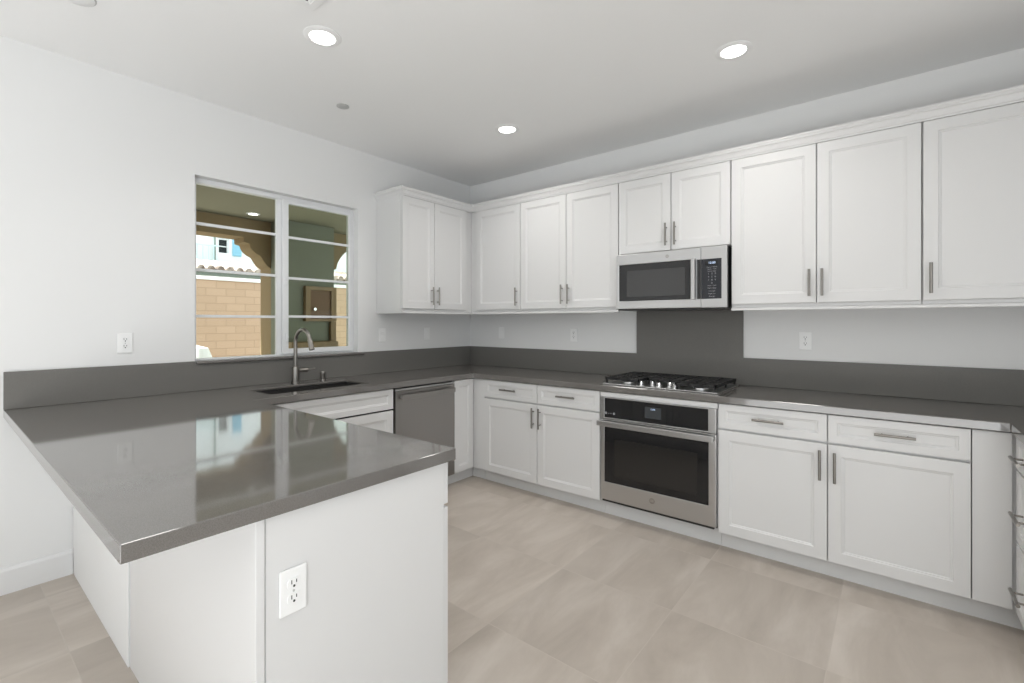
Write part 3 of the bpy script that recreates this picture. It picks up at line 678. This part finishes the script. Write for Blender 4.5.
MB().holed((1.375, -2.855, 1.745, -2.485), [(1.410, -2.82, 1.71, -2.52)], 'z', CZ-0.008, CZ-0.0005).build('vent_frame', M['plate'], vn, bevel=0.002)
MB().box((1.4105, -2.8195, CZ-0.002), (1.7095, -2.5205, CZ-0.0006)).build('duct_shade', M['slot'], vn)  # thin dark sheet painting in the shaded interior behind the slats
for i in range(9):
    y = -2.80 + i*0.0333
    MB().prism([(y, CZ-0.0025), (y+0.020, CZ-0.0065), (y+0.022, CZ-0.0055), (y+0.002, CZ-0.0020)], 'x', 1.411, 1.709).build('slat', M['plate'], vn)

# ------------------------------------------------------------------ outside: covered patio
GZ = -0.05
MB().box((-30, -14, GZ-0.1), (-0.155, 20, GZ)).build('floor_patio', M['conc'], kind=st)
MB().box((-4.3, -7, 2.86), (-0.155, 6, 3.02)).build('ceiling_patio', M['patioceil'], kind=st)
# arcade: beam and piers with stepped, curved corbels (profile in y, z), near leaf and far leaf
def leaf(x_near, x_far, prof_y):
    """openings: left one ends at the pier, right one begins there"""
    m = MB(); m.prism(prof_y, 'x', x_far, x_near); return m
yj = -0.305
pier = [(-6.99, 2.855), (-6.99, 2.59), (-0.69, 2.585), (-0.685, 2.515), (-0.615, 2.50), (-0.60, 2.45), (-0.575, 2.41), (-0.52, 2.365), (-0.455, 2.335), (-0.41, 2.26), (-0.36, 2.20), (-0.31, 2.165),
        (yj, 2.16), (yj, GZ), (0.74, GZ), (0.74, 2.23), (0.78, 2.25), (0.81, 2.355), (0.86, 2.44), (0.91, 2.50), (0.98, 2.57), (1.025, 2.69), (5.99, 2.70), (5.99, 2.855)]
b1 = leaf(-3.85, -4.2, pier).build('patio_arcade', M['patio']); tag(b1, 'tan stucco patio arcade with curved corbels seen through the window', 'arcade')
tag(MB().box((-3.845, yj, GZ), (-3.50, 0.531, 2.855)).build('patio_pier', M['patiogreen']), 'sage stucco pier of the patio behind the right window sash', 'pier')
cb = thing('outdoor_cabinet', (-3.47, 0.28, 1.36), 'brown timber cabinet on the patio pier, seen through the right sash', 'cabinet')
MB().holed((0.02, 1.365, 0.53, 1.90), [(0.10, 1.40, 0.44, 1.84)], 'x', -3.498, -3.42).build('cabinet_frame', M['brown'], cb, bevel=0.004)
MB().box((-3.496, 0.102, 1.402), (-3.45, 0.438, 1.838)).build('door', M['darkbrown'], cb)
MB().cyl((-3.449, 0.16, 1.55), (-3.40, 0.16, 1.55), 0.03, 0.022, 16).build('knob', M['chrome'], cb, smooth=True)
tag(MB().box((-3.498, 0.44, GZ), (-3.43, 0.53, 1.36)).build('timber_post', M['brown'], bevel=0.004), 'brown timber post below the patio cabinet', 'post')
tag(MB().box((-3.498, -0.30, GZ), (-3.20, 0.43, 1.06)).build('timber_chest', M['brown'], bevel=0.01), 'tall brown timber chest against the patio pier', 'chest')
pl = copy_tree(can); pl.location = (-3.47, -0.72, 2.86); pl['label'] = 'lit recessed light in the patio ceiling, seen through the left pane'
MB().box((-4.3, -7.2, GZ), (-0.155, -7.0, 3.02)).build('patio_light_blocker', M['patio'], kind=st)  # unseen end walls, added to keep sky light out of the patio
MB().box((-4.3, 6.0, GZ), (-0.155, 6.2, 3.02)).build('patio_light_blocker', M['patio'], kind=st)
# garden wall
gw = thing('garden_wall', (-8.1, 0, GZ), 'tan block garden wall with white cap beyond the patio', 'wall')
MB().box((-8.2, -9, GZ), (-8.0, 9, 2.27)).build('blockwork', M['block'], gw)
MB().box((-8.24, -9, 2.2705), (-7.96, 9, 2.34)).build('wall_cap', M['housewhite'], gw, bevel=0.008, label='white cap')
tag(MB().lathe((-6.6, -0.50, GZ), [(0, 0), (0.22, 0), (0.34, 0.25), (0.36, 0.65), (0.26, 0.92), (0, 1.0)], 24).build('stone_planter', M['stone'], smooth=True), 'pale rounded stone planter in front of the garden wall', 'planter')
# neighbouring house: eave of clay tiles, then white wall behind
hs = thing('neighbour_house', (-14.2, 2, GZ), 'white rendered neighbouring house with tiled eave beyond the garden wall', 'house')
MB().holed((-12, GZ, 14, 5.6), [(2.56, 3.66, 2.90, 4.18)], 'x', -14.3, -14.0).build('house_wall', M['housewhite'], hs)
wf = MB().holed((2.561, 3.661, 2.899, 4.179), [(2.60, 3.70, 2.86, 3.90), (2.60, 3.93, 2.86, 4.14)], 'x', -14.12, -14.05).build('window_frame', M['vinyl'], hs)
MB().box((-14.2, 2.563, 3.663), (-14.13, 2.897, 4.177)).build('window_pane', M['houseglass'], wf)
for a in (3.00,):
    m = MB(); m.box((-13.995, a, 3.62), (-13.95, a+0.28, 4.25))
    for i in range(7): m.box((-13.949, a+0.03, 3.66+i*0.08), (-13.935, a+0.25, 3.70+i*0.08))
    m.build('shutter', M['blueshutter'], hs, label='pale blue shutter')
MB().cyl((-13.93, 2.44, 3.0), (-13.93, 2.44, 5.4), 0.025, n=12).build('downpipe', M['gutter'], hs)
m = MB()
for y in [1.4 + 0.16*i for i in range(7)]: m.box((-13.80, y-0.01, 3.35), (-13.78, y+0.01, 3.85))
m.box((-13.82, 1.2, 3.85), (-13.76, 2.5, 3.89)); m.build('balcony_rail', M['railblue'], hs, label='pale balcony railing')
m = MB().box((-13.99, -6, 3.30), (-13.6, 10, 3.34)); m.build('ledge', M['gutter'], hs)
er = thing('tiled_roof', (-10.6, 1, 2.5), 'low clay barrel-tile roof edge above the garden wall', 'roof')
MB().box((-9.62, -6, 2.50), (-9.5, 8, 2.60)).build('fascia', M['gutter'], er, label='dark green fascia')
for z_ in (1,):
    m = MB()
    for i in range(62):
        y = -5.8 + i*0.22; m.cyl((-9.45, y, 2.66), (-11.2, y, 3.02), 0.085, 0.07, 10)
    o = m.build('roof_tiles', M['tile_roof'], er, smooth=True)
    m = MB().prism([(-9.62, 2.6), (-9.5, 2.6), (-11.2, 2.95), (-11.2, 2.5), (-9.62, 2.5)][::-1], 'y', -6, 8); m.build('roof_deck', M['housewhite'], er)
